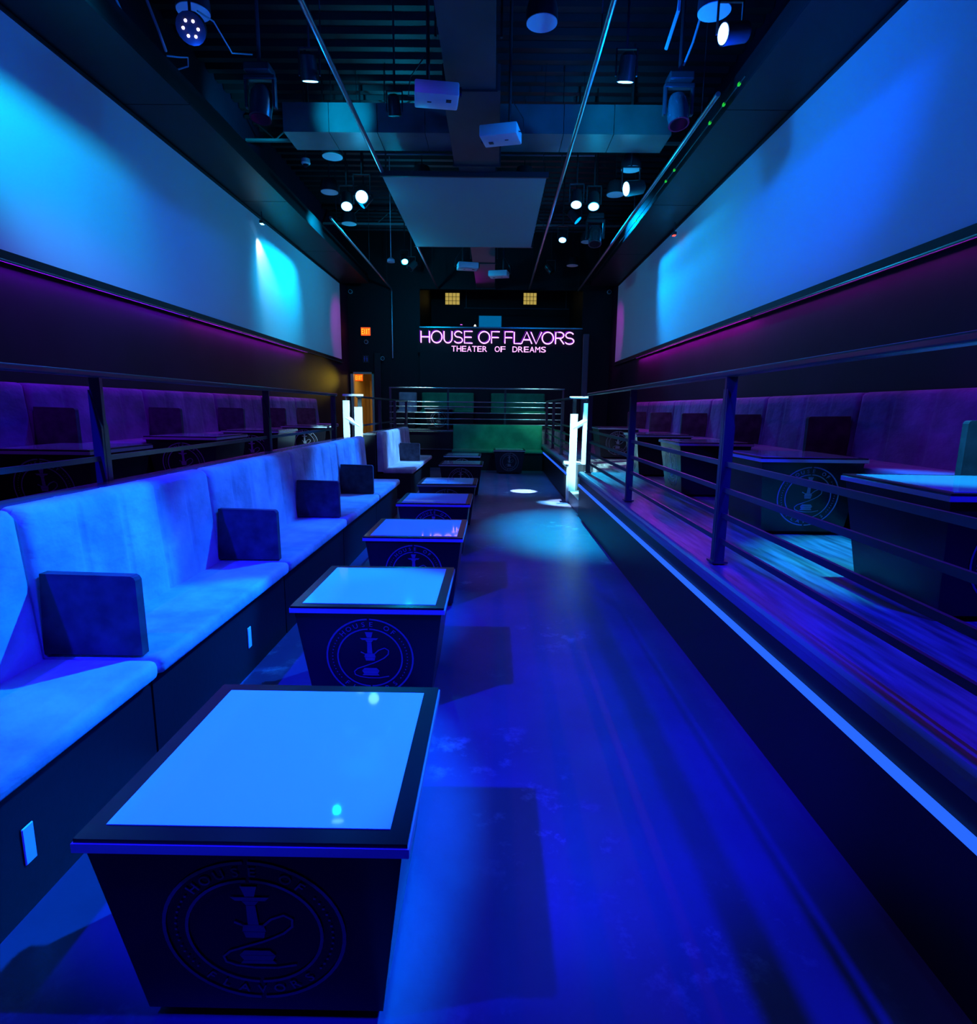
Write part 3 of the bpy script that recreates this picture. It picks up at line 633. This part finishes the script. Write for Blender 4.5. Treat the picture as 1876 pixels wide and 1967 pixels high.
# seen fixtures
f1 = moving_head('moving head light hanging at the left end of the cross duct', (-2.36, 6.45, 4.46), (-2.42, 6.2, 3.0), M_off, .74, shell=M_case)
f2 = moving_head('shiny moving head light hanging at the right by the pipe', (1.86, 6.75, 4.56), (1.95, 6.4, 3.2), M_off, .74)
f3 = par_can('par can with lit lens left of the left pipe', (-1.88, 6.5, 4.75), (-1.9, 7.0, 3.4), M_lens, .9)
f4 = par_can('par can with lit lens right of the right pipe', (1.25, 6.45, 4.74), (1.2, 6.95, 3.4), M_lens, .9)
f5 = par_can('left one of the twin bright lamps behind the cross duct at left', (-2.33, 9.78, 4.6), (-2.0, 8.4, 2.4), M_lens, 1.0)
f6 = par_can('right one of the twin bright lamps behind the cross duct at left', (-2.03, 9.5, 4.63), (-1.5, 6.0, 2.0), M_lens, 1.1)
f7 = par_can('left one of the twin bright lamps behind the cross duct at right', (1.2, 9.6, 4.6), (1.0, 8.5, 2.2), M_lens, .95)
f8 = par_can('right one of the twin bright lamps behind the cross duct at right', (1.47, 9.65, 4.59), (1.3, 8.5, 2.2), M_lens, .95)
f9 = par_can('tilted white-hot lamp near the right soffit', (1.9, 9.1, 4.62), (.9, 8.8, 4.4), M_lens, 1.1)
f10 = par_can('small lit lamp left of the booth', (-1.96, 13.3, 4.6), (-1.6, 12.0, 3.0), M_lens, .8)
f11 = par_can('small lit lamp above the right pipe near the booth', (1.22, 11.6, 4.62), (.9, 10.4, 2.2), M_lens, .8)
f12 = par_can('bright blue lamp under the top right speaker', (1.9, 5.5, 4.58), (1.0, 5.3, 4.4), M_lens_blue, .9)
f13 = moving_head('moving head light beside the right soffit far along', (1.75, 11.2, 4.55), (1.7, 10.5, 2.5), M_off, .8)
# cluster of small LEDs top left
t = thing('led_par', 'cluster lamp with small violet diodes at the top left', 'stage light', (-2.43, 5.2, 4.42))
h = MB().tube([(0, 0, .14), (0, 0, .1), (0, 0, 0)], [.04, .1, .11], 18).build('can', M_case, t, True); aim(h, (.15, -.8, -.6))
for k in range(6):
    a = k * math.pi / 3; MB().tube([(.055 * math.cos(a), .055 * math.sin(a), .0), (.055 * math.cos(a), .055 * math.sin(a), -.008)], .011, 8).build('diode', emitmat('violet_diode', (.5, .45, 1), 8), h)
MB().tube([(0, 0, .12), (0, 0, ZC - 4.45)], .012, 8).build('hanger_pole', M_case, t)
f14 = t
t = thing('indicator_string', 'row of tiny green indicator lights along the right soffit edge', 'light string', (2.40, 9, 4.72))
MB().tube([(0, -2.6, 0), (0, 6, 0)], .006, 6).build('wire', M_case, t)
for y in (6.55, 6.95, 7.36, 8.7, 9.1, 10.9): MB().box((-.012, y - 9.02, -.016), (.012, y - 8.98, .012), .004, 1).build('indicator', M_dot_green, t)
def cable(label, pts, r=.010, m=M_cable):
    t = thing('loose_cable', label, 'cable', pts[0], 0, 'loose ceiling cables'); o = Vector(pts[0])
    MB().tube([Vector(p) - o for p in pts], r, 6).build('strand', m, t, True)
cable('thick pale cable dropping past the left soffit at the picture top', [(-3.45, 5.75, 6.12), (-3.45, 5.8, 5.4), (-3.42, 5.86, 5.1), (-3.4, 6.0, 4.95)], .012)
cable('second pale cable bent over the left soffit edge', [(-3.3, 6.2, 6.12), (-3.32, 6.2, 5.3), (-3.27, 6.35, 5.02), (-3.3, 6.5, 4.95)], .014)
cable('looped cable end on the left soffit', [(-3.35, 6.6, 4.96), (-3.26, 6.7, 5.0), (-3.22, 6.78, 5.04), (-3.26, 6.86, 5.0), (-3.36, 6.84, 4.96)], .008)
cable('shiny cable bundle above the right moving head', [(1.62, 6.0, 6.12), (1.64, 6.1, 5.4), (1.66, 6.2, 5.16), (1.64, 6.5, 5.0)], .018)
cable('second shiny cable beside the right moving head', [(2.05, 6.1, 6.12), (2.0, 6.4, 5.5), (1.93, 6.6, 5.12), (1.9, 6.78, 5.0)], .012)
cable('pale forked cable over the right soffit', [(2.75, 5.6, 6.12), (2.76, 5.6, 5.3), (2.66, 5.75, 4.96)], .012)
cable('thin sagging cable from the top left cluster lamp', [(-2.46, 5.4, 4.66), (-2.42, 5.6, 4.7), (-2.4, 5.9, 4.62), (-2.37, 6.3, 4.82)], .007)
t = thing('security_camera', 'white dome camera hanging near the left soffit', 'camera', (-2.9, 9.65, 5.1), 0, 'security cameras')
MB().tube([(0, 0, .08), (0, 0, .02), (0, 0, 0)], [.06, .07, .05], 16).build('housing', M_plate, t, True); MB().tube([(0, -.01, .0), (0, -.03, -.04)], [.045, .02], 14).build('lens_dome', M_iris, t, True); MB().tube([(0, 0, .08), (0, 0, ZC - 5.13)], .012, 8).build('stem', M_case, t)
t = thing('pendant_lamp', 'small pale pendant lamp hanging left of the booth', 'lamp', (-2.05, 12.1, 4.28))
MB().tube([(0, 0, 0), (0, 0, .05), (0, 0, .09)], [.075, .07, .02], 16).build('shade', M_plate, t, True); MB().tube([(0, 0, .09), (0, 0, ZC - 4.31)], .008, 6).build('stem', M_plate, t)
# two tiny lamps at the upper edge of the screens
for loc, tg, lb in (((-3.93, 10.5, 4.55), (-4.09, 10.9, 3.9), 'small bracket lamp at the top edge of the left screen'), ((3.03, 10.75, 4.5), (3.19, 11, 3.9), 'small bracket lamp at the top edge of the right screen')):
    t = thing('bracket_lamp', lb, 'lamp', loc, 0, 'screen bracket lamps'); sg = 1 if loc[0] > 0 else -1
    MB().box((-.03, -.05, -.05), (.03, .05, .0), .006).build('head', M_case, t); MB().box((-.025, -.04, -.056), (.025, .04, -.05)).build('lens', M_lens if sg < 0 else M_dot_red, t); MB().tube([(0, 0, 0), (0, 0, .16)], .01, 6).build('bracket', M_case, t)
    if sg < 0: spot(t, (loc[0] + .03, loc[1], loc[2] - .08), (-4.1, 11.0, 3.6), 30, (1.0, .97, .85), 60, .8, .02)
# fixtures behind the camera that do most of the lighting
def glow(t, power, col, dz=-.22):
    l = bpy.data.lights.new('fill_glow', 'POINT'); l.energy = power; l.color = col; l.shadow_soft_size = .05  # point light added under a fixture to brighten speakers and ceiling
    o = bpy.data.objects.new('fill_glow', l); C.objects.link(o); o.parent = t; o.location = (0, 0, dz)
g1 = moving_head('moving head light over the left side behind the camera', (-2.75, -.1, 4.55), (-.2, 4.4, 0), M_lens_dim, 1.0)
lit(g1, (-.1, 3.6, 0), 3400, DEEP, 47, .35, .05)
g2 = moving_head('moving head light over the right side behind the camera', (2.25, .4, 4.6), (-1.2, 3.6, .4), M_lens_dim, 1.0)
lit(g2, (.4, 2.6, .0), 1300, DEEP, 64, .5, .04)
g3 = moving_head('moving head light above the near end of the left soffit', (-2.5, 3.6, 5.05), (3.2, 7.5, 3.7), M_lens_dim, .9)
lit(g3, (3.2, 6.4, 4.05), 900, (.0, .06, 1.0), 35, .7, .05)
g13 = moving_head('moving head light above the near end of the right soffit', (1.7, 3.4, 5.05), (-4.1, 7.5, 3.7), M_lens_dim, .9)
lit(g13, (-4.1, 6.9, 3.95), 720, (.0, .11, 1.0), 38, .8, .05)
g4 = par_can('wash lamp at the upper left close to the left screen', (-2.55, 4.2, 5.3), (-4.1, 5.8, 3.6), M_lens_dim, 1.0)
lit(g4, (-4.1, 5.3, 4.3), 430, (.0, .5, 1.0), 66, .6, .1)
g5 = par_can('wash lamp over the left screen behind the twin lamps', (-2.45, 11.6, 5.2), (-4.1, 11.2, 3.4), M_lens_dim, 1.0)
lit(g5, (-4.1, 11.6, 4.0), 520, (.0, .5, 1.0), 78, .7, .1)
g6 = par_can('wash lamp over the right screen beside the far speaker', (1.55, 12.4, 5.2), (3.2, 12.0, 3.4), M_lens_dim, 1.0)
lit(g6, (3.2, 10.9, 3.9), 560, (.0, .32, 1.0), 76, .7, .1)
g11 = par_can('wash lamp aimed at the wall above the left soffit', (-2.55, 9.4, 5.4), (-4.1, 9.8, 5.6), M_lens_dim, .8)
lit(g11, (-4.1, 9.9, 5.6), 90, CYAN, 85, .6, .05)
g12 = par_can('lamp over the nearest table of the right platform', (1.95, 2.9, 4.7), (2.4, 3.3, 1.0), M_lens_dim, .9)
lit(g12, (2.4, 3.25, .7), 1900, (.0, .45, 1.0), 30, .6, .05)
# light from the seen lamps, plus beams added at unlit moving heads
lit(f12, (-1.3, 1.9, .5), 6200, (.0, .14, 1.0), 27.5, .3, .04)
lit(f4, (-1.15, 4.2, .5), 2200, (.0, .12, 1.0), 27, .4, .04)
lit(f7, (.5, 11.6, 0), 700, (.0, .3, 1.0), 44, .8, .05)
lit(f7, (-1.45, 6.9, .6), 3600, (.0, .13, 1.0), 25, .5, .04)
lit(f6, (-1.2, 7.4, .5), 500, (.0, .12, 1.0), 34, .5, .05)
lit(f2, (-2.2, 9.5, 1.3), 9000, ICE, 8, .4, .03)  # beam added at an unlit head to brighten the left handrail
lit(f1, (1.33, 9.55, .85), 9000, ICE, 11, .4, .03)  # same from the other unlit head, added for the right handrail
lit(f1, (-3.1, 5.2, 1.2), 260, DEEP, 44, .7, .05)  # extra beam from the unlit head, added for the left platform tables
lit(f8, (1.30, 9.52, .9), 7000, ICE, 12, .4, .03)
lit(f7, (.56, 10.8, 0), 16000, ICE, 6.5, .25, .02)
lit(f9, (1.05, 9.5, 0), 6000, (.12, .8, 1.0), 9, .5, .03)
lit(f11, (1.0, 7.6, 0), 4500, CYAN, 25, 1, .05)
lit(f10, (-2.0, 15.06, 1.5), 700, ICE, 22, .8, .04)
lit(f11, (1.1, 15.06, 1.5), 500, ICE, 20, .8, .04)
lit(f11, (.7, 14.6, .8), 170, (.0, 1.0, .8), 36, .9, .05)
lit(f3, (-2.0, 8.38, 5.2), 260, CYAN, 30, .8, .05)
lit(f4, (1.6, 8.38, 5.2), 55, CYAN, 46, .8, .05)
lit(f11, (-1.65, 10.7, .85), 3600, (.08, .32, 1.0), 20, .6, .05)
for f, p, c in ((f3, 8, AZURE), (f4, 80, AZURE), (f6, 10, CYAN), (f8, 8, CYAN), (f9, 12, CYAN), (f10, 70, CYAN), (f11, 5, AZURE), (f12, 20, (.0, .04, 1.0)), (f14, 9, BLUE)): glow(f, p, c)
# magenta wash near the booth and violet wash over the benches
g7 = par_can('magenta wash lamp left of the hung screen', (-2.0, 14.6, 4.75), (-4.1, 13, 2.2), M_off, .9)
lit(g7, (-4.1, 15.9, 3.4), 60, MAGENTA, 46, .8, .1)
g8 = par_can('magenta wash lamp right of the booth', (1.3, 14.8, 4.75), (3.2, 14, 2.4), M_off, .9)
lit(g8, (3.2, 15.9, 3.4), 50, MAGENTA, 46, .8, .1)
def wash_strip(label, x, y0, y1, power, col, sg):
    t = thing('wash_strip', label, 'light strip', (x, (y0 + y1) / 2, 2.635), 0, 'magenta strips under the screens')
    MB().box((-.02, -(y1 - y0) / 2, 0), (.02, (y1 - y0) / 2, .014)).build('channel', M_case, t)
    l = bpy.data.lights.new('strip_light', 'AREA'); l.shape = 'RECTANGLE'; l.size = .03; l.size_y = y1 - y0; l.energy = power; l.color = col
    o = bpy.data.objects.new('strip_light', l); C.objects.link(o); o.parent = t; o.location = (0, 0, -.004); o.rotation_euler = (0, R(-18 * sg), 0)
wash_strip('violet light strip under the near half of the left screen', -4.04, 2.0, 8.0, 30, (.2, .0, 1.0), 1)
wash_strip('magenta light strip under the far half of the left screen', -4.04, 8.05, 13.0, 20, (.5, .0, 1.0), 1)
wash_strip('violet light strip under the near half of the right screen', 3.14, 2.0, 7.5, 8, (.55, .0, 1.0), -1)
wash_strip('magenta light strip under the far half of the right screen', 3.14, 7.55, 13.5, 26, (.7, .0, 1.0), -1)
g9 = par_can('violet wash lamp over the left benches', (-1.4, 3.0, 4.9), (-4.0, 5.5, 1.6), M_off, .9)
lit(g9, (-4.0, 6.6, 1.5), 420, (.16, .0, 1.0), 40, .8, .1)
g10 = par_can('violet wash lamp over the right benches', (.7, 2.2, 4.9), (3.1, 5, 1.6), M_off, .9)
lit(g10, (3.1, 3.8, 1.4), 260, (.2, .0, 1.0), 24, 1, .1)
lit(g10, (3.1, 7.5, 1.45), 14, (.7, .0, 1.0), 34, .9, .1)
for k, (x, y) in enumerate(((.45, 1.0), (-1.15, 5.0), (-1.2, 7.5))):  # invented fill lamps that turn the teal shadows violet
    g = par_can(['added violet fill lamp over the aisle behind the camera', 'added violet fill lamp beside the central duct near the camera', 'added violet fill lamp beside the central duct before the cross duct'][k], (x, y, 4.88), (x + .2, y + 1.5, 0), M_off, .8)
    lit(g, (-.4, y + 2, 0), 45, (.12, .0, 1.0), 130, .8, .2)
